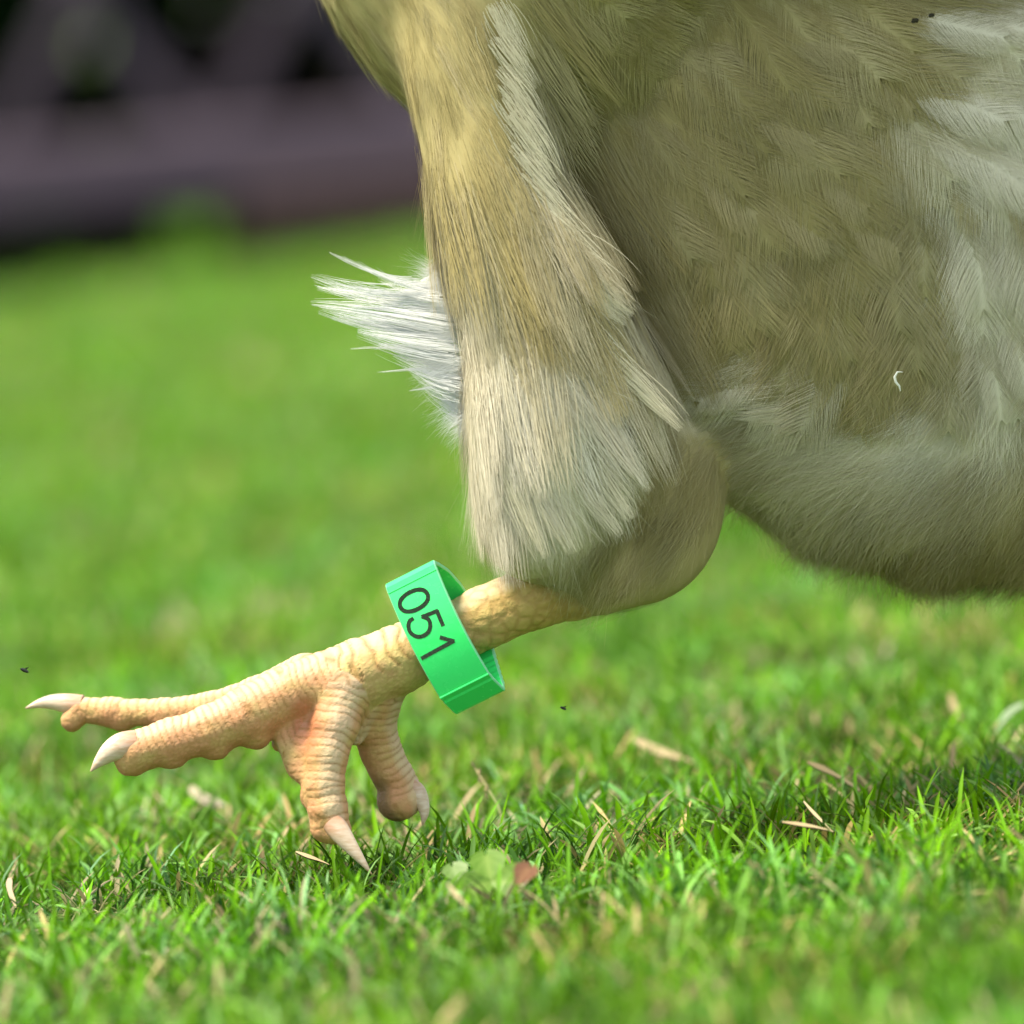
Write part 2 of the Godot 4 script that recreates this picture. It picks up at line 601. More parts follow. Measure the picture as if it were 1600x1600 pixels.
func build_hedge() -> void:
	var z := -7.6
	var h := thing("hedge", Vector3(0, 0, z), "dark green leafy hedge growing behind the lattice fence", "hedge")
	var twig := plain(lin(0.03, 0.022, 0.018), 0.95)
	var s := Soup.new()
	for k in 120:
		var x := rng.randf_range(-3.0, 3.0)
		var zz := rng.randf_range(-0.6, 0.1)
		var p := [Vector3(x, 0, zz)]
		for j in 4:
			p.append(p[-1] + Vector3(rng.randf_range(-0.16, 0.16), rng.randf_range(0.25, 0.5), rng.randf_range(-0.1, 0.1)))
		s.tube(p, [0.02, 0.017, 0.013, 0.009, 0.004], 5, [Color.WHITE, Color.WHITE, Color.WHITE, Color.WHITE, Color.WHITE], Vector3(0, 0, 1))
	put("branches", soup_mesh(s), twig, h)
	var m := plain(Color.WHITE, 0.9, true)
	m.metallic_specular = 0.1
	m.backlight_enabled = true
	m.backlight = Color(0.25, 0.25, 0.25)
	var mm := MultiMesh.new()
	mm.transform_format = MultiMesh.TRANSFORM_3D
	mm.use_colors = true
	mm.mesh = leaf_mesh(0.075, 0.042)
	mm.instance_count = 48000
	var n := FastNoiseLite.new()
	n.frequency = 2.2
	for k in mm.instance_count:
		var p := Vector3.ZERO
		for tries in 12:
			p = Vector3(rng.randf_range(-3.2, 3.2), rng.randf_range(0.03, 2.0), rng.randf_range(-0.9, 0.35))
			if p.z < -0.4 or n.get_noise_3d(p.x, p.y, p.z) > 0.02: break
		var b := Basis.from_euler(Vector3(rng.randf_range(-1.2, 1.2), rng.randf_range(-PI, PI), rng.randf_range(-2.5, 2.5))).scaled(Vector3.ONE * rng.randf_range(0.7, 1.3))
		mm.set_instance_transform(k, Transform3D(b, p))
		var g := rng.randf_range(0.2, 1.0) * (1.0 + 1.2 * n.get_noise_3d(p.x * 2.0, p.y * 2.0 + 9.0, 3.0))
		mm.set_instance_color(k, Color(0.012 * g, 0.042 * g, 0.009 * g))
	var o := MultiMeshInstance3D.new()
	o.name = "foliage"
	o.multimesh = mm
	o.material_override = m
	h.add_child(o, true)
	tag(o, "", "", "", "stuff")

# ---------------------------------------------------------------- the hen

var chains := []      # each: points, radii, the way its upper side looks, pitch of its scales, scale kind

func chain(pts: Array, dorsal: Vector3, pitch: float, plates: bool) -> void:
	var p := []
	var r := []
	for e in pts:
		p.append(q(e[0], e[1], e[2]))
		r.append(float(e[3]))
	chains.append({"p": p, "r": r, "up": dorsal.normalized(), "pitch": pitch, "plates": plates})

func build_hen() -> void:
	hen_base = q(582, 1357, 142)
	hen = Node3D.new()
	hen.name = "hen"
	add_child(hen)
	hen.transform = Transform3D(cam.basis, world(hen_base))
	tag(hen, "cream feathered hen lifting its yellow scaly foot over the grass", "chicken")

	# bare leg and toes: x, y, depth, radius
	chain([[945, 896, -30, 42], [900, 918, 8, 49], [838, 930, 36, 50], [760, 963, 41, 48], [690, 997, 42, 48], [620, 1032, 40, 52], [560, 1056, 42, 56], [515, 1070, 48, 50]], Vector3(-0.25, 0.8, 0.45), 27.0, true)
	chain([[515, 1066, 52, 50], [450, 1086, 66, 46], [392, 1114, 78, 44], [330, 1139, 88, 37], [270, 1156, 94, 34], [217, 1172, 99, 33]], Vector3(-0.15, 0.85, 0.55), 12.0, false)
	chain([[480, 1062, 10, 42], [400, 1088, -32, 28], [330, 1108, -62, 25], [250, 1117, -92, 22], [170, 1116, -117, 22], [118, 1112, -130, 20]], Vector3(0, 0.95, 0.3), 14.0, false)
	chain([[535, 1082, 66, 45], [524, 1130, 86, 37], [511, 1180, 98, 33], [508, 1225, 106, 31], [515, 1262, 112, 29], [528, 1292, 116, 23]], Vector3(0.3, 0.1, 0.9), 12.0, false)
	chain([[590, 1082, 26, 42], [581, 1130, 8, 36], [596, 1176, -4, 31], [618, 1220, -12, 30], [630, 1244, -16, 31]], Vector3(0.75, 0.35, 0.5), 12.0, false)
	var f := Field.new()
	f.k = 10.0
	for c in chains:
		for k in c.p.size() - 1: f.bone(c.p[k], c.r[k], c.p[k + 1], c.r[k + 1])
	for e in [[207, 1188, 100, 22], [272, 1178, 94, 21], [340, 1162, 88, 23], [402, 1146, 78, 24], [106, 1129, -131, 18], [186, 1130, -112, 17], [262, 1130, -84, 17],
			[510, 1290, 108, 23], [494, 1242, 98, 22], [620, 1252, -10, 32], [604, 1205, -2, 26], [560, 1085, 20, 46]]:
		f.bone(q(e[0], e[1], e[2]), e[3], q(e[0] + 1, e[1], e[2]), e[3])
	# webs of skin between the toes
	f.bone(q(444, 1112, 62), 28, q(464, 1198, 86), 15)
	f.bone(q(470, 1105, 66), 28, q(478, 1205, 92), 18)
	f.bone(q(452, 1100, 30), 24, q(440, 1160, 50), 14)
	f.bone(q(560, 1110, 40), 34, q(556, 1152, 44), 12)
	var g := nets(f, q(80, 1340, -175), q(990, 860, 175), 2.3)
	var v: PackedVector3Array = g.v
	var tri: PackedInt32Array = g.i
	var n := normals(v, tri)
	var col := PackedColorArray()
	col.resize(v.size())
	var cells := FastNoiseLite.new()
	cells.noise_type = FastNoiseLite.TYPE_CELLULAR
	cells.cellular_return_type = FastNoiseLite.RETURN_DISTANCE2_SUB
	cells.cellular_jitter = 0.8
	cells.frequency = 1.0
	cells.fractal_type = FastNoiseLite.FRACTAL_NONE
	var blot := FastNoiseLite.new()
	blot.frequency = 0.02
	blot.fractal_octaves = 3
	for k in v.size():
		var p := v[k]
		var best := 1e9
		var along := 0.0
		var up := Vector3.UP
		var pitch := 12.0
		var plates := false
		var share := 0.0
		var which := 0
		for ci in chains.size():
			var c: Dictionary = chains[ci]
			var run := 0.0
			for j in c.p.size() - 1:
				var a: Vector3 = c.p[j]
				var ab: Vector3 = c.p[j + 1] - a
				var l := ab.length()
				var t := clampf((p - a).dot(ab) / (l * l), 0.0, 1.0)
				var d := p.distance_to(a + ab * t) - lerpf(c.r[j], c.r[j + 1], t)
				if d < best:
					best = d
					along = run + l * t
					var out := (n[k] - ab / l * n[k].dot(ab / l)).normalized()
					up = c.up
					share = out.dot((up - ab / l * up.dot(ab / l)).normalized())
					pitch = c.pitch
					plates = c.plates
					which = ci
				run += l
		var h := 0.0
		var groove := 0.0
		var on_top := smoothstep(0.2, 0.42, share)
		if plates: on_top *= smoothstep(285.0, 345.0, along)
		# scutes: plates across the upper side, each slightly raised, with narrow joints
		var fr := fposmod(along / pitch + 0.12 * sin(share * 6.0) + 0.55 * blot.get_noise_3dv(p * 0.6), 1.0)
		var prof := 1.0 - pow(absf(2.0 * fr - 1.0), 4.0)
		h += on_top * (prof - 0.6) * pitch * (0.13 if which == 0 else 0.095)
		groove += on_top * (1.0 - prof)
		# elsewhere a net of small scales, larger ones on the shank
		var size := 25.0 if plates and along < 345.0 else 9.0
		if not plates and share > -0.2: size = 8.0
		var e := cells.get_noise_3dv(p / size + Vector3(31, 7, 3) * which)
		var edge := 1.0 - smoothstep(-0.98, -0.62, e)
		h -= (1.0 - on_top) * edge * (1.1 if size > 20.0 else 0.5)
		groove += (1.0 - on_top) * edge * (0.45 if size > 20.0 else 0.3)
		h += blot.get_noise_3dv(p * 1.6) * 1.5
		v[k] = p + n[k] * h
		var b := blot.get_noise_3dv(p)
		var c0 := Color(0.66, 0.52, 0.21).lerp(Color(0.66, 0.43, 0.21), clampf(0.5 + b * 1.4, 0, 1))
		if which > 0: c0 = c0.lerp(Color(0.72, 0.37, 0.20), 0.6 + 0.6 * b)
		if which == 0: c0 = c0.lerp(Color(0.62, 0.46, 0.16), smoothstep(305.0, 165.0, along))
		if which > 0: c0 = c0.lerp(Color(0.58, 0.26, 0.16), smoothstep(0.25, -0.6, share) * 0.8)     # pink pads
		if which == 4: c0 = c0.lerp(Color(0.24, 0.16, 0.10), smoothstep(105.0, 150.0, along) * smoothstep(0.5, -0.1, share) * 0.8)   # earth on the pad of the hind toe
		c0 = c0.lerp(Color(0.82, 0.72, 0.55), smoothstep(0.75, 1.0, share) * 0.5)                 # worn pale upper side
		var red := 1.0 - smoothstep(12.0, 36.0, Vector2(p.x - q(480, 0).x, (p.y - q(0, 1132).y) * 0.5).length())
		c0 = c0.lerp(Color(0.5, 0.17, 0.09), red * 0.75)
		c0 = c0.lerp(Color(0.36, 0.19, 0.06), clampf(groove, 0, 1) * 0.75)
		c0 = Color(c0.r * 0.81, c0.g * 0.78, c0.b * 0.74)
		col[k] = c0
	n = normals(v, tri)
	var lv := PackedVector3Array()
	for p in v: lv.append(local(p))
	var mesh := mesh_of(lv, n, col, tri)
	# trunk, breast, thigh and wing under the plumage
	var w := Field.new()
	w.k = 55.0
	for e in [[1550, -50, -165, 820, 965, 335], [840, -250, -90, 395, 480, 335], [1280, -310, 110, 820, 265, 265], [1650, -350, -180, 1000, 560, 340],
			[744, 95, 92, 110, 190, 104], [768, 290, 110, 100, 170, 100], [830, 430, 115, 112, 160, 105], [872, 580, 105, 140, 170, 110], [868, 690, 95, 134, 220, 112], [992, 786, -48, 142, 162, 90], [918, 902, 8, 76, 62, 62], [815, 792, 82, 60, 102, 68]]:
		w.ball(q(e[0], e[1], e[2]), Vector3(e[3], e[4], e[5]))
	var tr := nets(w, q(380, 980, -720), q(2700, -960, 400), 20.0)
	var bn := normals(tr.v, tr.i)
	var bv := PackedVector3Array()
	var bc := PackedColorArray()
	for p in tr.v:
		bv.append(local(p))
		bc.append(BUFF.lerp(PALE, white_at(p)) * 0.95)
	mesh_of(bv, bn, bc, tr.i, mesh)
	var skin := plain(Color.WHITE, 0.58, true)
	skin.metallic_specular = 0.4
	skin.heightmap_enabled = false
	skin.normal_enabled = true
	skin.normal_texture = noise_tex(0.06, 256, 4, 8, true)
	skin.normal_scale = 0.5
	skin.uv1_triplanar = true
	skin.uv1_scale = Vector3.ONE * 60.0
	var vane := plain(Color.WHITE, 0.85, true)
	vane.backlight_enabled = true
	vane.backlight = Color(0.5, 0.5, 0.5)
	vane.metallic_specular = 0.3
	mesh.surface_set_material(0, skin)
	mesh.surface_set_material(1, plain(Color.WHITE, 0.95, true))
	# the leg it stands on, beyond the picture's edge
	var st := Field.new()
	st.k = 12.0
	for e in [[[2080, 780, -250, 80], [2110, 900, -250, 54]], [[2110, 900, -250, 54], [2060, 1180, -250, 46]], [[2060, 1180, -250, 50], [1900, 1196, -210, 36]], [[1900, 1196, -210, 36], [1745, 1212, -170, 30]],
			[[2060, 1180, -250, 46], [1920, 1172, -330, 32]], [[1920, 1172, -330, 32], [1800, 1176, -400, 26]], [[2060, 1180, -250, 46], [1960, 1214, -110, 32]], [[1960, 1214, -110, 32], [1890, 1236, -10, 26]], [[2060, 1170, -250, 42], [2170, 1180, -270, 26]]]:
		st.bone(q(e[0][0], e[0][1], e[0][2]), e[0][3], q(e[1][0], e[1][1], e[1][2]), e[1][3])
	var sn := nets(st, q(1690, 1290, -460), q(2220, 680, 60), 6.0)
	var sv := PackedVector3Array()
	var sc_ := PackedColorArray()
	for p in sn.v:
		sv.append(local(p))
		sc_.append(Color(0.54, 0.36, 0.15))
	mesh_of(sv, normals(sn.v, sn.i), sc_, sn.i, mesh)
	mesh.surface_set_material(2, skin)
	put("body", mesh, null, hen)
	build_claws()
	build_plumage(tr.v, bn, tr.i, vane)
	build_loose_feathers(vane)

func build_claws() -> void:
	var m := plain(Color.WHITE, 0.32, true)
	m.metallic_specular = 0.5
	var streak := noise_tex(0.05, 128, 3, 17)
	var sg := Gradient.new()
	sg.set_color(0, Color(0.84, 0.76, 0.66))
	sg.set_color(1, Color(1, 1, 1))
	streak.color_ramp = sg
	m.albedo_texture = streak
	m.uv1_triplanar = true
	m.uv1_scale = Vector3(40, 160, 90)
	for e in [
		[[216, 1160, 108, 23], [195, 1163, 112, 22], [177, 1172, 112, 17], [160, 1187, 109, 9], [147, 1202, 107, 1.2]],
		[[122, 1105, -126, 17], [98, 1102, -131, 16], [74, 1100, -138, 12], [52, 1103, -144, 7], [32, 1110, -148, 1.5]],
		[[522, 1280, 132, 17], [533, 1294, 138, 17], [550, 1316, 141, 12], [567, 1338, 142, 6.5], [583, 1360, 141, 1.0]],
		[[640, 1226, -4, 13], [652, 1238, -2, 14], [660, 1256, 0, 11], [663, 1272, 0, 7], [660, 1290, -2, 1.0]],
	]:
		var pts := []
		var rad := []
		for p in e:
			pts.append(local(q(p[0], p[1], p[2])))
			rad.append(Vector3(p[3] * S, 0, 0))
		pts = smooth_line(pts, 6)
		rad = smooth_line(rad, 6)
		var rr := []
		var cc := []
		for k in pts.size():
			rr.append(rad[k].x)
			var u := float(k) / (pts.size() - 1)
			cc.append(Color(0.62, 0.40, 0.30).lerp(Color(0.74, 0.64, 0.54), smoothstep(0.05, 0.4, u)).lerp(Color(0.46, 0.36, 0.25), smoothstep(0.75, 1.0, u)))
		var s := Soup.new()
		s.tube(pts, rr, 14, cc, Vector3(0, 0.3, 1), 0.9)
		put("claw", soup_mesh(s), m, hen)

func hem(x: float) -> float:               # the lower edge of the plumage of the drumstick
	var e := [[700, 820], [765, 892], [835, 894], [852, 940], [905, 966], [1000, 930], [1060, 886], [1100, 846], [1135, 805], [1160, 800]]
	for k in e.size() - 1:
		if x < e[k + 1][0]: return lerpf(e[k][1], e[k + 1][1], clampf((x - e[k][0]) / (e[k + 1][0] - e[k][0]), 0.0, 1.0))
	return 900.0

func skirt(x: float) -> float:             # where the long feathers of the thigh end over the drumstick
	var e := [[700, 820], [765, 892], [835, 892], [900, 874], [975, 815], [1010, 755], [1062, 664], [1100, 560], [1150, 440]]
	for k in e.size() - 1:
		if x < e[k + 1][0]: return lerpf(e[k][1], e[k + 1][1], clampf((x - e[k][0]) / (e[k + 1][0] - e[k][0]), 0.0, 1.0))
	return 400.0

func build_plumage(v: PackedVector3Array, n: PackedVector3Array, tri: PackedInt32Array, mat: Material) -> void:
	var kinds := []                       # meshes in metres, along +y, face +z
	for k in 3:                           # body feathers
		var s := Soup.new()
		feather(s, Vector3.ZERO, Vector3(0, 0.019, 0), Vector3(0, 0, 1), 0.0068 + k * 0.0008, 0.05, 0.02 * (k - 1), 96, 0.000075, 0.6, Color(0.97, 0.97, 0.97), Color(0.97, 0.97, 0.97))
		kinds.append(soup_mesh(s))
	for k in 3:                           # long silky locks of the thigh
		var s := Soup.new()
		wisp(s, Vector3.ZERO, Vector3(0, 0.029 + k * 0.003, 0), Vector3(0, 0, 1), 0.0042 + k * 0.0006, 0.02, 0.02 * (k - 1), 46, 0.00008, Color(0.97, 0.97, 0.97))
		kinds.append(soup_mesh(s))
	for k in 4:                           # down
		var s := Soup.new()
		down_tuft(s, 38, 0.015 + k * 0.0018, 0.2, 0.00005)
		kinds.append(soup_mesh(s))
	var lists := []
	for k in kinds.size(): lists.append([])
	var area := PackedFloat32Array()
	var total := 0.0
	for t in range(0, tri.size(), 3):
		var a := v[tri[t]]
		var ar := (v[tri[t + 1]] - a).cross(v[tri[t + 2]] - a).length() * 0.5
		var c := (a + v[tri[t + 1]] + v[tri[t + 2]]) / 3.0
		var nn := n[tri[t]]
		var px := c.x + 800.0
		var py := 800.0 - c.y
		var seen := px > 380 and px < 1800 and py > -220 and py < 1000 and nn.z > -0.55
		total += ar * (1.0 if seen else 0.12)
		area.append(total)
	var tint := FastNoiseLite.new()
	tint.frequency = 0.006
	tint.fractal_octaves = 3
	var many := 6600
	for k in many:
		var at := area.bsearch(rng.randf() * total)
		var t := mini(at, area.size() - 1) * 3
		var r1 := sqrt(rng.randf())
		var r2 := rng.randf()
		var p := v[tri[t]] * (1.0 - r1) + v[tri[t + 1]] * r1 * (1.0 - r2) + v[tri[t + 2]] * r1 * r2
		var nn := (n[tri[t]] * (1.0 - r1) + n[tri[t + 1]] * r1 * (1.0 - r2) + n[tri[t + 2]] * r1 * r2).normalized()
		var px := p.x + 800.0
		var py := 800.0 - p.y
		if px < 830 and py > 870: continue
		var d := lie_at(p)
		var swirl := 0.3 * tint.get_noise_3dv(p * 1.3) + rng.randfn(0.0, 0.055)
		d = d.rotated(Vector3(0, 0, 1), swirl)
		d = (d - nn * d.dot(nn)).normalized()
		var on_leg := px < 1150 - maxf(0.0, 660.0 - py) * 0.42
		var low := smoothstep(480.0, 640.0, py)
		var pick := 0
		var lift := 0.06
		var sc := rng.randf_range(0.8, 1.15)
		if on_leg:
			pick = 3 + rng.randi() % 3 if rng.randf() > 0.5 + 0.42 * low else 6 + rng.randi() % 4
		elif rng.randf() < 0.35 + 0.65 * low:
			pick = 6 + rng.randi() % 4
			lift = 0.09
		else:
			pick = rng.randi() % 3
			sc *= 1.12
			lift = 0.06
		if on_leg and py > 480.0:
			var front := py < skirt(px) - 8.0
			if not front:
				pick = 6 + rng.randi() % 4
				sc *= 0.95
			var long := (0.031 if pick < 6 else 0.017) / S * 0.9
			for tries in 7:
				var e := p + d * (long * sc - 30.0)
				if 800.0 - e.y < (skirt(e.x + 800.0) if front else hem(e.x + 800.0)): break
				sc *= 0.8
			lift = 0.03
			if sc < 0.25: continue
		if py < 260.0 and px < 830.0:
			if rng.randf() < 0.75: pick = 6 + rng.randi() % 4
			lift = 0.0
			sc *= 0.62
		if px < 700 or (px < 800 and py > 650): lift = 0.03
		lift += rng.randf_range(-0.04, 0.06)
		var y := (d * cos(lift) + nn * sin(lift)).normalized()
		var x := y.cross(nn).normalized()
		var zz := x.cross(y).normalized()
		var c := BUFF.lerp(PALE, clampf(white_at(p) + rng.randf_range(-0.1, 0.18), 0, 1))
		var b := 1.0 + 0.34 * tint.get_noise_3dv(p * 1.5) + rng.randf_range(-0.05, 0.05)
		c = Color(c.r * b, c.g * b, c.b * b)
		lists[pick].append([Transform3D(Basis(x * sc, y * sc, zz * sc), local(p - nn * 3.0 - d * 30.0)), c])
	for k in 90:                         # down of the white tuft at the front of the thigh
		var u := rng.randf()
		var p := q(lerpf(694, 742, u) + rng.randf_range(-8, 14), lerpf(425, 665, u), rng.randf_range(30, 120))
		var y := Vector3(-0.95, lerpf(0.45, -0.75, u) + rng.randfn(0, 0.12), rng.randfn(0.0, 0.15)).normalized()
		var x := y.cross(Vector3(0, 0.2, 1)).normalized()
		var sc := rng.randf_range(0.5, 0.85) * (1.0 - 0.4 * absf(u - 0.5) * 2.0)
		lists[6 + rng.randi() % 4].append([Transform3D(Basis(x * sc, y * sc, x.cross(y) * sc), local(p)), Color(0.72, 0.74, 0.74)])
	for k in kinds.size():
		var mm := MultiMesh.new()
		mm.transform_format = MultiMesh.TRANSFORM_3D
		mm.use_colors = true
		mm.mesh = kinds[k]
		mm.instance_count = lists[k].size()
		for j in lists[k].size():
			mm.set_instance_transform(j, lists[k][j][0])
			mm.set_instance_color(j, lists[k][j][1])
		var o := MultiMeshInstance3D.new()
		o.name = "plumage" if k < 6 else "down"
		o.multimesh = mm
		o.material_override = mat
		hen.add_child(o, true)
		tag(o, "", "", "", "stuff")

func one_feather(root: Vector3, tip: Vector3, face: Vector3, width: float, arch: float, bend: float, fluff: float, c: Color, mat: Material, thick := 0.55) -> void:
	var s := Soup.new()
	if thick > 0.5:
		var barbs := int(clampf((tip - root).length() * 1.3, 60, 260))
		feather(s, local(root), local(tip), face, width * S, arch, bend, barbs, thick * S * 0.6, fluff, c, c)
	else:
		wisp(s, local(root), local(tip), face, width * S, arch, bend, int(clampf(width * 3.0, 9, 90)), thick * S, c, 0.35 if fluff < 0.6 else 0.17)
	put("feather", soup_mesh(s), mat, hen)

func build_loose_feathers(mat: Material) -> void:
	var white := Color(0.68, 0.70, 0.70)
	# white tuft at the front of the thigh
	for e in [
		[694, 452, 516, 396, 5, -0.10], [690, 462, 566, 420, 5, -0.08], [700, 470, 590, 440, 6, -0.06], [704, 462, 488, 436, 14, -0.10], [706, 474, 496, 450, 13, -0.08], [708, 486, 492, 446, 12, -0.07],
		[712, 500, 545, 484, 18, -0.03], [714, 512, 486, 476, 17, 0.01], [716, 524, 500, 486, 17, 0.02], [718, 536, 520, 497, 18, 0.02], [720, 550, 560, 520, 22, 0.02], [722, 564, 590, 540, 24, 0.02],
		[726, 584, 615, 556, 26, 0.02], [730, 604, 640, 576, 28, 0.0], [734, 624, 664, 598, 26, 0.0], [738, 645, 688, 624, 24, 0.0], [742, 660, 704, 648, 20, 0.0],
		[692, 418, 668, 424, 14, -0.1], [700, 438, 640, 456, 20, -0.08], [704, 452, 612, 466, 20, -0.08], [720, 550, 548, 546, 4, 0.06], [724, 575, 590, 582, 4, 0.06], [730, 600, 640, 612, 4, 0.05],
	]:
		one_feather(q(e[0], e[1], 95 + rng.randf_range(-25, 25)), q(e[2], e[3], 80 + rng.randf_range(-40, 40)), Vector3(0.1, 0.35, 1).normalized(), e[4] * 1.15, rng.randf_range(-0.08, 0.06), e[5] + rng.randf_range(-0.05, 0.03), 0.8, white, mat, 0.36)
	# pale tipped feathers along the back edge of the thigh
	var cream := Color(0.70, 0.65, 0.48)
	for e in [
		[770, 20, 822, 110, 26], [775, 70, 835, 150, 26], [780, 120, 842, 200, 26], [790, 160, 855, 245, 28], [800, 190, 866, 290, 30], [800, 240, 880, 330, 28], [812, 280, 905, 378, 24],
		[830, 310, 930, 408, 22], [850, 350, 945, 432, 26], [868, 390, 972, 470, 30], [880, 420, 986, 498, 30], [890, 440, 975, 510, 26], [880, 470, 975, 560, 22], [905, 500, 1000, 600, 20],
		[930, 540, 1030, 640, 18], [950, 560, 1062, 672, 18], [890, 600, 998, 742, 30], [870, 630, 985, 784, 34], [900, 640, 1012, 770, 30], [880, 660, 985, 812, 34], [850, 690, 968, 836, 34], [820, 700, 900, 862, 34], [790, 710, 852, 872, 30],
	]:
		one_feather(q(e[0], e[1], 205 if e[1] < 560 else 190), q(e[2], e[3], 196 if e[1] < 560 else 196), Vector3(-0.15, 0.2, 1).normalized(), e[4], 0.05, rng.randf_range(-0.04, 0.04), 0.45, cream, mat, 0.45)
	# larger feathers of the flank and the folded wing's edge, right
	for e in [
		[1390, 120, 1560, 200, 60, 1], [1430, 90, 1640, 230, 70, 1], [1410, 170, 1600, 310, 64, 1], [1460, 180, 1660, 330, 70, 1], [1430, 200, 1450, 330, 46, 0], [1480, 230, 1530, 350, 52, 0],
		[1550, 260, 1630, 370, 56, 0], [1450, 270, 1440, 470, 44, 0], [1500, 280, 1530, 490, 60, 1], [1570, 290, 1620, 500, 60, 1], [1300, 60, 1420, 180, 50, 0], [1310, 90, 1350, 200, 44, 0],
		[1380, 20, 1560, 70, 50, 1], [1480, 40, 1600, 60, 40, 1], [1200, 50, 1330, 90, 50, 0], [1150, 150, 1270, 230, 50, 0], [1260, 230, 1350, 330, 54, 0], [1180, 280, 1290, 380, 54, 0],
		[1300, 300, 1400, 400, 54, 0], [1080, 240, 1180, 340, 54, 0], [1560, 450, 1600, 620, 40, 1], [1530, 470, 1560, 660, 36, 1], [1590, 480, 1630, 700, 40, 1],
		[1260, 540, 1090, 630, 44, 1], [1230, 560, 1060, 640, 34, 1],
	]:
		var z0 := flank_depth(e[0], e[1]) - 8.0
		var z1 := flank_depth(e[2], e[3]) + (30.0 if e[5] == 1 else 16.0)
		one_feather(q(e[0], e[1], z0), q(e[2], e[3], z1), Vector3(0.05, 0.25, 1).normalized(), e[4], 0.05, rng.randf_range(-0.05, 0.05), 0.3, BUFF.lerp(PALE, 0.8 if e[5] == 1 else 0.12), mat)

func flank_depth(x: float, y: float) -> float:
	var dx := (x - 1550.0) / 820.0
	var dy := (y + 50.0) / 965.0
	return -165.0 + 335.0 * sqrt(maxf(1.0 - dx * dx - dy * dy, 0.0))

# ---------------------------------------------------------------- the leg band

var bu := Vector3.ZERO      # along the leg
var bv_ := Vector3.ZERO     # down the printed face
var bw := Vector3.ZERO      # out of the printed face
var bo := Vector3.ZERO

func band_point(u: float, v: float, w: float) -> Vector3:
	return (bo + bu * u + bv_ * v + bw * w - bo) * S

func face_w(v: float) -> float:            # bulge of the printed face
	return 22.0 * (1.0 - pow(v / 106.0, 2.0))

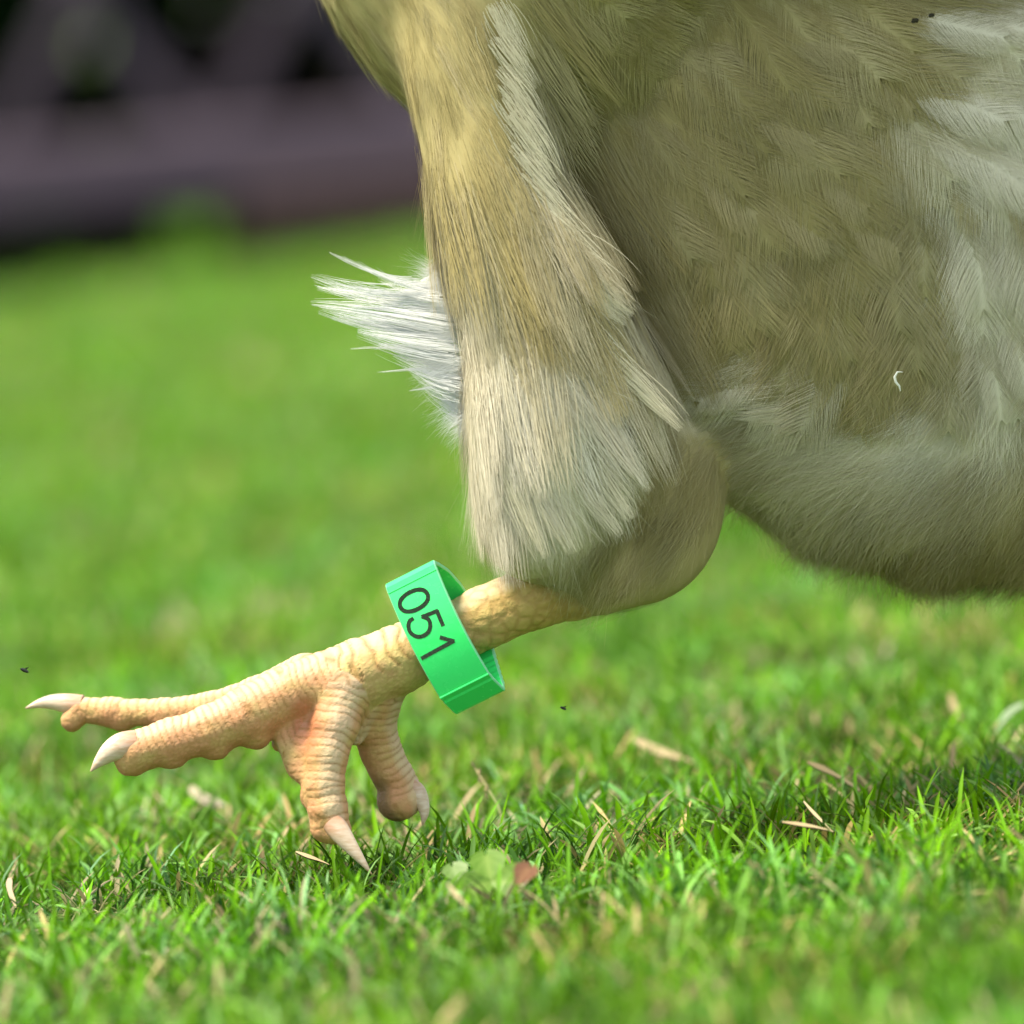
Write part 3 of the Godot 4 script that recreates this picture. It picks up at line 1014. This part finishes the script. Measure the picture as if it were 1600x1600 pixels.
func build_band() -> void:
	var tilt := BAND_TILT
	var ui := Vector3(75, 38, 0).normalized()
	var vi := Vector3(38, -75, 0).normalized()
	bu = ui * cos(tilt) + Vector3(0, 0, 1) * sin(tilt)
	bv_ = vi
	bw = bu.cross(bv_).normalized()
	if bw.z < 0: bw = -bw
	bo = q(690, 994, 104)
	var o := thing("leg_band", world(bo), "bright green plastic leg band numbered 051 round the yellow shank", "leg band")
	o.basis = cam.basis
	var half := 44.0
	# outline of the band seen along the leg: down the printed face, the clasp, up the back
	var outer := []
	for k in 25:
		var v := lerpf(-106.0, 86.0, k / 24.0)
		outer.append(Vector2(v, face_w(v)))
	outer.append_array([Vector2(91, 1), Vector2(95, -1), Vector2(117, -30), Vector2(119, -38), Vector2(113, -46)])
	for k in 11:                          # ratchet teeth of the clasp
		outer.append(Vector2(106.0 - k * 4.2 + (3.4 if k % 2 == 0 else 0.0), -53.0 - k * 3.0 - (3.5 if k % 2 == 0 else 0.0)))
	outer.append_array([Vector2(50, -94), Vector2(20, -108), Vector2(-25, -110), Vector2(-62, -94), Vector2(-90, -64), Vector2(-106, -28), Vector2(-112, -8)])
	var inner := []
	for k in outer.size():
		var a: Vector2 = outer[(k - 1 + outer.size()) % outer.size()]
		var b: Vector2 = outer[(k + 1) % outer.size()]
		var t := (b - a).normalized()
		var m := Vector2(-t.y, t.x)
		if m.dot(Vector2(0, -45) - outer[k]) < 0: m = -m
		var th := 8.0
		if k >= 30 and k < 41: th = 11.0 + (3.0 if (k - 30) % 2 == 0 else 0.0)
		inner.append(outer[k] + m * th)
	var s := SurfaceTool.new()
	s.begin(Mesh.PRIMITIVE_TRIANGLES)
	var ed := SurfaceTool.new()
	ed.begin(Mesh.PRIMITIVE_TRIANGLES)
	var cnt := outer.size()
	var bev := 1.6
	for k in cnt:
		var k2 := (k + 1) % cnt
		var smooth_ := k < 24 or (k > 42 and k < cnt - 1)
		s.set_smooth_group(1 if smooth_ else 0xFFFFFFFF)
		var o1: Vector2 = outer[k]
		var o2: Vector2 = outer[k2]
		var i1: Vector2 = inner[k]
		var i2: Vector2 = inner[k2]
		var po1 := o1.lerp(i1, 0.18)
		var po2 := o2.lerp(i2, 0.18)
		var pi1 := i1.lerp(o1, 0.18)
		var pi2 := i2.lerp(o2, 0.18)
		var quads := [
			[[-half + bev, o1], [half - bev, o1], [half - bev, o2], [-half + bev, o2], 1],
			[[half - bev, i1], [-half + bev, i1], [-half + bev, i2], [half - bev, i2], 2],
			[[half - bev, o1], [half, po1], [half, po2], [half - bev, o2], 3],
			[[half, po1], [half, pi1], [half, pi2], [half, po2], 4],
			[[half, pi1], [half - bev, i1], [half - bev, i2], [half, pi2], 5],
			[[-half, po1], [-half + bev, o1], [-half + bev, o2], [-half, po2], 6],
			[[-half, pi1], [-half, po1], [-half, po2], [-half, pi2], 7],
			[[-half + bev, i1], [-half, pi1], [-half, pi2], [-half + bev, i2], 8],
		]
		for qd in quads:
			var into := ed if qd[4] >= 3 else s
			into.set_smooth_group(qd[4] if smooth_ else 0xFFFFFFFF)
			var pt := []
			for j in 4: pt.append(band_point(qd[j][0], qd[j][1].x, qd[j][1].y))
			for j in [0, 1, 2, 0, 2, 3]: into.add_vertex(pt[j])
	s.generate_normals()
	ed.generate_normals()
	var m := plain(lin(0.055, 0.88, 0.21), 0.3)
	m.backlight_enabled = true
	m.backlight = Color(0.2, 0.2, 0.2)
	m.roughness_texture = noise_tex(0.02, 256, 5, 41)
	m.roughness = 0.4
	m.normal_enabled = true
	m.normal_texture = noise_tex(0.01, 256, 5, 42, true)
	m.normal_scale = 0.25
	m.uv1_triplanar = true
	m.uv1_scale = Vector3.ONE * 70.0
	m.metallic_specular = 0.5
	put("strap", s.commit(), m, o)
	var pale := plain(lin(0.22, 0.80, 0.40), 0.4)
	pale.backlight_enabled = true
	pale.backlight = Color(0.5, 0.5, 0.5)
	put("cut_edge", ed.commit(), pale, o)
	# a raised rib by the clasp
	var rib := Soup.new()
	rib.tube([band_point(-half + 1, 84, face_w(84) + 0.5), band_point(half - 1, 84, face_w(84) + 0.5)], [2.2 * S, 2.2 * S], 8, [Color.WHITE, Color.WHITE], Vector3(0, 0, 1))
	put("rib", soup_mesh(rib), m, o)
	var fold := Soup.new()
	fold.tube([band_point(-half + 1, -97, face_w(-97) + 0.2), band_point(half - 1, -97, face_w(-97) + 0.2)], [1.0 * S, 1.0 * S], 6, [Color.WHITE, Color.WHITE], Vector3(0, 0, 1))
	put("rib", soup_mesh(fold), m, o)
	# the number, burnt into the printed face: strokes given on the photograph's enlargement (6.154 times, from 560, 850)
	var ink := plain(lin(0.010, 0.035, 0.014), 0.75)
	ink.normal_enabled = true
	ink.normal_texture = noise_tex(0.2, 128, 3, 43, true)
	ink.uv1_triplanar = true
	ink.uv1_scale = Vector3.ONE * 120.0
	var zero := []
	for k in 33:
		var a := TAU * k / 32.0
		zero.append(Vector2(542, 536) + Vector2(0.89, -0.455) * 152.0 * cos(a) * (1.0 - 0.06 * cos(2 * a)) + Vector2(0.455, 0.89) * 88.0 * sin(a))
	var five := [Vector2(818, 768), Vector2(764, 640), Vector2(764, 634), Vector2(625, 690), Vector2(625, 690)]
	var bowl := [Vector2(625, 690), Vector2(680, 715), Vector2(698, 770), Vector2(680, 835), Vector2(620, 876), Vector2(560, 876), Vector2(508, 838), Vector2(490, 780), Vector2(500, 735), Vector2(530, 710)]
	var one_ := [Vector2(622, 1085), Vector2(918, 922), Vector2(800, 888)]
	for e in [["digit_zero", [zero], 41.0], ["digit_five", [five, smooth2(bowl)], 39.0], ["digit_one", [one_], 39.0]]:
		var sp := Soup.new()
		for path in e[1]: stroke(sp, path, e[2] / 6.154 * 0.5)
		put(e[0], soup_mesh(sp), ink, o)

func smooth2(p: Array) -> Array:
	var out := []
	for k in p.size() - 1:
		for j in 4: out.append(p[k].cubic_interpolate(p[k + 1], p[maxi(k - 1, 0)], p[mini(k + 2, p.size() - 1)], j / 4.0))
	out.append(p[-1])
	return out

func stroke(s: Soup, path: Array, half: float) -> void:
	# to the face's own u and v
	var uv := []
	for p in path:
		var d: Vector3 = q(560 + p.x / 6.154, 850 + p.y / 6.154, 0) - q(690, 994, 0)
		var ui := Vector3(75, 38, 0).normalized()
		var vi := Vector3(38, -75, 0).normalized()
		var v := d.dot(vi)
		var w := face_w(v)
		uv.append(Vector2((d.dot(ui) + w * sin(BAND_TILT)) / cos(BAND_TILT), v))
	for k in uv.size() - 1:
		var a: Vector2 = uv[k]
		var b: Vector2 = uv[k + 1]
		if a.distance_to(b) < 0.3: continue
		var t := (b - a).normalized()
		var steps := int(ceil(a.distance_to(b) / 4.0))
		var c := a - t * half * 0.55
		var e := b + t * half * 0.55
		var pts := []
		var sides := []
		for j in steps + 1:
			var p := c.lerp(e, float(j) / steps)
			var sd := Vector2(-t.y, t.x) * half * rng.randf_range(0.93, 1.07)
			var lift := 0.35 + 0.02 * (k % 5)
			pts.append(band_point(p.x, p.y, face_w(p.y) + lift))
			sides.append((bu * sd.x + bv_ * sd.y + bw * (face_w(p.y + sd.y) - face_w(p.y))) * S)
		s.strip(pts, sides, bw, Color.WHITE, Color.WHITE)

# ---------------------------------------------------------------- grass

func blade(s: Soup, root: Vector3, yaw: float, lean: float, curve: float, len: float, w: float, c0: Color, c1: Color) -> void:
	var f := Vector3(sin(yaw), 0, cos(yaw))
	var sd := Vector3(cos(yaw), 0, -sin(yaw))
	var tw := rng.randf_range(-0.5, 0.5)
	var b := s.v.size()
	var p := root
	var ang := lean
	var seg := 5
	for k in seg + 1:
		var u := float(k) / seg
		var dir := f * sin(ang) + Vector3.UP * cos(ang)
		var nn := f * cos(ang) - Vector3.UP * sin(ang)
		var hw := w * 0.5 * (0.75 + 0.5 * u) * sqrt(maxf(1.0 - pow(u, 3.5), 0.0)) + w * 0.02
		var x := (sd * cos(tw * u) + nn * sin(tw * u))
		var fold := nn * hw * 0.45
		var c := c0.lerp(c1, smoothstep(0.0, 0.6, u))
		s.v.append(p - x * hw - fold); s.v.append(p); s.v.append(p + x * hw - fold)
		s.n.append((nn - x * 0.4).normalized()); s.n.append(nn); s.n.append((nn + x * 0.4).normalized())
		s.c.append(c); s.c.append(c); s.c.append(c)
		p += dir * len / seg
		ang += curve / seg
	for k in seg:
		var o := b + k * 3
		for h in 2:
			s.i.append_array([o + h, o + h + 3, o + h + 1, o + h + 1, o + h + 3, o + h + 4])

func tuft(kind: int) -> ArrayMesh:
	var s := Soup.new()
	for k in 18:
		var r := 0.010 * sqrt(rng.randf())
		var a := rng.randf() * TAU
		var root := Vector3(cos(a) * r, -0.001, sin(a) * r)
		var dry := rng.randf() < (0.06 if kind < 4 else 0.32)
		var g := rng.randf_range(0.45, 1.2)
		var c1 := Color(0.36, 0.30, 0.13) if dry else Color(0.122 * g, 0.305 * g, 0.006 * g).lerp(Color(0.18, 0.33, 0.10), pow(rng.randf(), 5.0))
		if not dry and rng.randf() < 0.18: c1 = Color(0.035, 0.10, 0.014)
		var c0 := c1.lerp(Color(0.15, 0.24, 0.03), 0.5)
		var len := 0.005 + 0.013 * pow(rng.randf(), 1.3)
		blade(s, root, rng.randf() * TAU, rng.randf_range(0.0, 1.0) if not dry else rng.randf_range(0.5, 1.4), rng.randf_range(-0.1, 1.2), len, rng.randf_range(0.0005, 0.0013), c0, c1)
	return soup_mesh(s)

func build_grass() -> void:
	var m := plain(Color.WHITE, 0.5, true)
	m.backlight_enabled = true
	m.backlight = Color(0.7, 0.7, 0.7)
	m.metallic_specular = 0.16
	var tone := FastNoiseLite.new()
	tone.frequency = 7.0
	tone.fractal_octaves = 3
	var o := Node3D.new()
	o.name = "grass"
	add_child(o)
	tag(o, "short mown green grass covering the lawn", "grass", "", "stuff")
	var lists := []
	var kinds := 6
	for k in kinds: lists.append([])
	for zone in [[1.1, 3.0, 15000, 0.1, 0.16, 0.9], [2.9, 7.5, 30000, 0.1, 0.22, 1.1]]:
		for k in zone[2]:
			var d: float = sqrt(rng.randf_range(zone[0] * zone[0], zone[1] * zone[1]))
			var half: float = d * zone[3] + zone[4]
			var x := rng.randf_range(-half, half)
			var y := tone.get_noise_2d(x, d)
			if in_bed(x, -d): continue
			var sc: float = zone[5] * rng.randf_range(0.65, 1.35) * (1.0 + 0.25 * y)
			var b := Basis(Vector3.UP, rng.randf() * TAU).scaled(Vector3(sc, sc * rng.randf_range(0.8, 1.15), sc))
			var kind := rng.randi() % 5 if rng.randf() > 0.08 else 5
			if y < -0.42 and rng.randf() < 0.5: kind = 5
			var g := (1.0 + 0.5 * y) * rng.randf_range(0.62, 1.4)
			var c := Color(g * (1.0 + 0.25 * tone.get_noise_2d(x + 40, d)), g, g * (1.2 + 0.8 * tone.get_noise_2d(x - 40, d)))
			if rng.randf() < 0.06: c = Color(c.r * 1.3, c.g * 1.3, c.b * 1.7)
			lists[kind].append([Transform3D(b, Vector3(x, 0, -d)), c])
	for k in kinds:
		var mm := MultiMesh.new()
		mm.transform_format = MultiMesh.TRANSFORM_3D
		mm.use_colors = true
		mm.mesh = tuft(k)
		mm.instance_count = lists[k].size()
		for j in lists[k].size():
			mm.set_instance_transform(j, lists[k][j][0])
			mm.set_instance_color(j, lists[k][j][1])
		var c := MultiMeshInstance3D.new()
		c.name = "grass_blades"
		c.multimesh = mm
		c.material_override = m
		o.add_child(c, true)
		tag(c, "", "", "", "stuff")

# ---------------------------------------------------------------- small things

func lying(called: String, label: String, category: String, group: String, a: Vector3, b: Vector3, w: float, sag: float, c0: Color, c1: Color) -> Node3D:
	var o := thing(called, a, label, category, group)
	var d := b - a
	var sd := d.cross(Vector3(0, 0.5, 0.85)).normalized()
	var s := Soup.new()
	var pts := []
	var sides := []
	for k in 8:
		var u := k / 7.0
		pts.append(d * u + Vector3(0, sin(u * PI) * sag * d.length(), 0) + sd * w * 0.25 * sin(u * 4.0))
		sides.append(sd * w * 0.5 * (1.0 - 0.85 * pow(u, 2.5)) * minf(1.0, 0.45 + u * 3.0) * (0.85 + 0.15 * sin(u * 9.0 + w * 4000.0)))
	s.strip(pts, sides, Vector3(0, 0.6, 0.8), c0, c1)
	var back := []
	for k in 8: back.append(pts[k] - Vector3(0, 0.0003, 0.0003))
	s.strip(back, sides, Vector3(0, -0.6, -0.8), c0, c1)
	put("straw_blade", soup_mesh(s), plain(Color.WHITE, 0.6, true), o)
	return o

func round_leaf(len: float, w: float, c0: Color, c1: Color) -> ArrayMesh:
	var s := Soup.new()
	for h in [-1.0, 1.0]:
		var b := s.v.size()
		for k in 9:
			var u := k / 8.0
			var hw := w * 0.5 * pow(sin(PI * clampf(0.03 + 0.95 * pow(u, 1.35), 0, 1)), 0.7) * (1.0 + 0.07 * sin(u * 23.0 + h))
			for j in 5:
				var e := j / 4.0
				s.v.append(Vector3(h * hw * e, u * len - 0.2 * len * (1.0 - e) * smoothstep(0.7, 1.0, u), 0.16 * hw * e * e * 2.0 + 0.02 * len * sin(u * 9.0 + e * 4.0)))
				s.n.append(Vector3(-h * 0.3 * e, 0, 1).normalized())
				s.c.append(c1.lerp(c0, clampf(e * 3.0, 0, 1) * (0.75 + 0.25 * sin(u * 30.0 - e * 9.0))))
		for k in 8:
			for j in 4:
				var o := b + k * 5 + j
				s.i.append_array([o, o + 5, o + 1, o + 1, o + 5, o + 6] if h > 0 else [o, o + 1, o + 5, o + 1, o + 6, o + 5])
	return soup_mesh(s)

func leaf_at(parent: Node3D, called: String, p: Vector3, len: float, w: float, euler: Vector3, c0: Color, c1: Color) -> void:
	var m := plain(Color.WHITE, 0.5, true)
	m.backlight_enabled = true
	m.backlight = Color(0.8, 0.8, 0.8)
	var o := put(called, round_leaf(len, w, c0, c1), m, parent)
	o.transform = Transform3D(Basis.from_euler(euler), p - parent.position)

func build_small_things() -> void:
	var tan0 := Color(0.36, 0.27, 0.13)
	var tan1 := Color(0.44, 0.35, 0.19)
	var straws := [
		[990, 1150, 1084, 1198, 0.0026, 0.02, "broad pale straw lying in blurred grass below the gap between leg band and belly", tan1, tan1],
		[1262, 1184, 1352, 1250, 0.0015, 0.08, "long tan straw slanting down at the right, above the paler heap of stalks", tan0, tan1],
		[462, 1328, 514, 1354, 0.0010, 0.05, "thin dry stalk lying just left of the claw that touches the grass", tan1, tan0],
		[1222, 1282, 1302, 1302, 0.0010, 0.05, "short dry stalk lying almost level beneath the long slanting tan straw", tan0, tan1],
		[1256, 1246, 1300, 1306, 0.0009, 0.02, "steep pale stalk crossing the level one beneath the long tan straw", tan1, tan1],
		[14, 1366, 24, 1424, 0.0018, 0.03, "pinkish tan scrap of straw standing in the grass at the left edge of the photo", Color(0.5, 0.34, 0.24), tan1],
		[1486, 1078, 1502, 1132, 0.0022, 0.02, "short blurred straw standing upright under the belly at the far right", tan0, tan1],
		[296, 1226, 352, 1266, 0.0036, 0.02, "wide faded leaf blade lying below the middle toe", Color(0.40, 0.35, 0.22), Color(0.36, 0.32, 0.24)],
		[700, 1376, 738, 1432, 0.0011, 0.03, "pale yellow stalk under the clover leaves", tan1, tan1],
		[1600, 1094, 1550, 1150, 0.0022, 0.04, "long bluish green blade bent across the grass at the right edge", Color(0.30, 0.40, 0.26), Color(0.26, 0.38, 0.22)],
	]
	for e in straws:
		var a := on_ground(e[0], e[1], 0.011)
		var b := on_ground(e[2], e[3], 0.007)
		if a.distance_to(b) > 0.05: b = a + (b - a).normalized() * 0.05
		a = on_ground((e[0] + e[2]) * 0.5, (e[1] + e[3]) * 0.5, 0.010)
		var wpp := -a.z / FOCAL
		var hx: float = (e[2] - e[0]) * 0.5 * wpp
		var hy: float = (e[3] - e[1]) * 0.5 * wpp
		var dv := cam.basis * Vector3(hx, -hy * 0.8, hy * 0.5)
		lying("dry_straw", e[6], "straw", "bits of dry straw in the lawn", a - dv, a + dv, e[4], e[5], e[7], e[8])
	# clover
	var cp := on_ground(745, 1372, 0.0)
	var cl := thing("clover", cp, "bright green clover leaves low in the grass right of the claw", "clover")
	var st := Soup.new()
	var p1 := on_ground(720, 1380, 0.0065)
	var p2 := on_ground(768, 1378, 0.0075)
	for p in [p1, p2]:
		st.tube([Vector3.ZERO, (p - cp) * 0.5 + Vector3(0, 0.002, 0), p - cp], [0.0005, 0.0004, 0.0004], 6, [Color(0.2, 0.3, 0.06), Color(0.2, 0.3, 0.06), Color(0.2, 0.3, 0.06)], Vector3(0, 0, 1))
	put("stem", soup_mesh(st), plain(Color.WHITE, 0.5, true), cl)
	var g0 := Color(0.12, 0.26, 0.015)
	var g1 := Color(0.24, 0.38, 0.06)
	for k in 3:
		leaf_at(cl, "leaflet", p2, 0.0082, 0.0084, Vector3(-0.55, 0.25 * (k - 1), 0.1 + (k - 1) * 1.75), g0, g1)
		leaf_at(cl, "leaflet", p1, 0.0062, 0.0062, Vector3(-0.75, 0.3 * (k - 1), 0.3 + (k - 1) * 1.9), Color(0.13, 0.24, 0.04), Color(0.24, 0.36, 0.12))
	var wl := thing("withered_leaf", on_ground(806, 1382, 0.009), "small curled reddish brown leaf beside the clover", "leaf")
	leaf_at(wl, "leaf_blade", wl.position, 0.009, 0.0055, Vector3(-0.9, 0.5, -0.9), Color(0.20, 0.085, 0.05), Color(0.30, 0.16, 0.08))
	# a seeding grass stem
	var gs := thing("seeding_grass_stem", on_ground(800, 1330, 0.0), "thin pale grass stem leaning left right of the hind toe", "grass stem")
	var top := on_ground(792, 1325, 0.0) + cam.basis * Vector3(-52, 130, 0) * S - gs.position
	var ss := Soup.new()
	ss.tube([Vector3.ZERO, top * 0.5 + Vector3(0.0012, 0.001, 0), top], [0.0004, 0.0003, 0.0002], 5, [tan0, Color(0.3, 0.36, 0.14), tan1], Vector3(0, 0, 1))
	put("stalk", soup_mesh(ss), plain(Color.WHITE, 0.7, true), gs)
	for k in 5:
		var sd := Soup.new()
		var b := top * (0.62 + k * 0.095)
		sd.tube([b, b + Vector3(0.0005 * (1 if k % 2 else -1), 0.0008, 0.0002), b + Vector3(0.0006 * (1 if k % 2 else -1), 0.0017, 0.0002)], [0.0001, 0.00042, 0.0001], 6, [tan1, tan1, tan1], Vector3(0, 0, 1))
		put("seed", soup_mesh(sd), plain(Color.WHITE, 0.7, true), gs)
	var wc0 := on_ground(298, 428, 0.0)
	var wd := thing("weed_clump", wc0, "fresh green tuft of long grass growing up before the fence rail", "weed")
	var ws := Soup.new()
	for k in 160:
		var a := rng.randf() * TAU
		var rr := 0.016 * sqrt(rng.randf())
		var g := rng.randf_range(0.7, 1.2)
		blade(ws, Vector3(cos(a) * rr, -0.001, sin(a) * rr), rng.randf() * TAU, rng.randf_range(0.0, 0.35), rng.randf_range(0.0, 0.6), rng.randf_range(0.02, 0.05), rng.randf_range(0.002, 0.004), Color(0.14 * g, 0.28 * g, 0.03), Color(0.17 * g, 0.36 * g, 0.03))
	var wm := plain(Color.WHITE, 0.5, true)
	wm.backlight_enabled = true
	wm.backlight = Color(0.7, 0.7, 0.7)
	put("leaf_blades", soup_mesh(ws), wm, wd)
	# small flies in the air
	for e in [[39, 1047, 60, 1.0, "tiny black fly in the air above the claw of the farther toe"], [880, 1107, -60, 0.75, "smaller dark fly in the air under the belly, right of the leg band"]]:
		var fly := thing("fly", world(q(e[0], e[1], e[2] * 0.3)), e[4], "fly", "flies over the lawn")
		var fb := Soup.new()
		var k: float = S * 5.0 * e[3]
		var bk := Color(0.01, 0.01, 0.01)
		fb.tube([Vector3(-1.2, 0.6, 0) * k, Vector3(-0.7, 0.4, 0) * k, Vector3(0, 0, 0), Vector3(0.9, -0.5, 0) * k, Vector3(1.3, -0.8, 0) * k], [0.15 * k, 0.5 * k, 0.6 * k, 0.45 * k, 0.05 * k], 8, [bk, bk, bk, bk, bk], Vector3(0, 0, 1))
		put("fly_body", soup_mesh(fb), plain(Color.WHITE, 0.5, true), fly)
		for h in [-1.0, 1.0]:
			var wg := Soup.new()
			wg.strip([Vector3.ZERO, Vector3(0.6, 0.5, 0.3 * h) * k, Vector3(1.5, 0.7, 0.6 * h) * k], [Vector3(0, 0.05, 0) * k, Vector3(0, 0.25, 0.1) * k, Vector3(0, 0.05, 0) * k], Vector3(0, 0, 1), Color(0.1, 0.1, 0.1), Color(0.1, 0.1, 0.1))
			put("wing", soup_mesh(wg), plain(Color.WHITE, 0.3, true), fly)
	# specks of dirt and a wisp of down that cling to the hen
	for e in [[1420, 45, 6.0, "left and larger of two dark specks of dirt on the flank feathers"], [1445, 37, 5.0, "right and smaller of two dark specks of dirt on the flank feathers"]]:
		var sp := Soup.new()
		var bk := Color(0.03, 0.025, 0.012)
		var k: float = S * e[2]
		sp.tube([Vector3(-1.0, -0.3, 0) * k, Vector3(-0.8, -0.2, 0) * k, Vector3(-0.4, 0.1, 0.1) * k, Vector3(0.0, 0.15, 0.1) * k, Vector3(0.35, 0.1, 0.0) * k, Vector3(0.7, 0.35, 0) * k, Vector3(0.85, 0.5, 0) * k], [0.05 * k, 0.4 * k, 0.68 * k, 0.6 * k, 0.7 * k, 0.4 * k, 0.04 * k], 9, [bk, bk, bk, bk, bk, bk, bk], Vector3(0, 0, 1))
		var o := put("dirt_speck", soup_mesh(sp), plain(Color.WHITE, 0.9, true))
		o.position = world(q(e[0], e[1], flank_depth(e[0], e[1]) + 50.0))
		tag(o, e[3], "dirt speck", "specks on the plumage")
	var wi := Soup.new()
	var wc := Color(0.82, 0.82, 0.74)
	wi.tube([Vector3(8, 12, 0) * S, Vector3(0, 13, 3) * S, Vector3(-5, 6, 4) * S, Vector3(-4, -2, 3) * S, Vector3(1, -9, 2) * S, Vector3(2, -17, 0) * S], [0.6 * S, 1.5 * S, 2.2 * S, 2.2 * S, 1.8 * S, 0.6 * S], 7, [wc, wc, wc, wc, wc, wc], Vector3(0, 0, 1))
	var wo := put("down_wisp", soup_mesh(wi), plain(Color.WHITE, 0.8, true))
	wo.position = world(q(1398, 596, flank_depth(1398, 596) + 40.0))
	tag(wo, "small white hooked wisp of down clinging to the lower flank", "feather wisp")
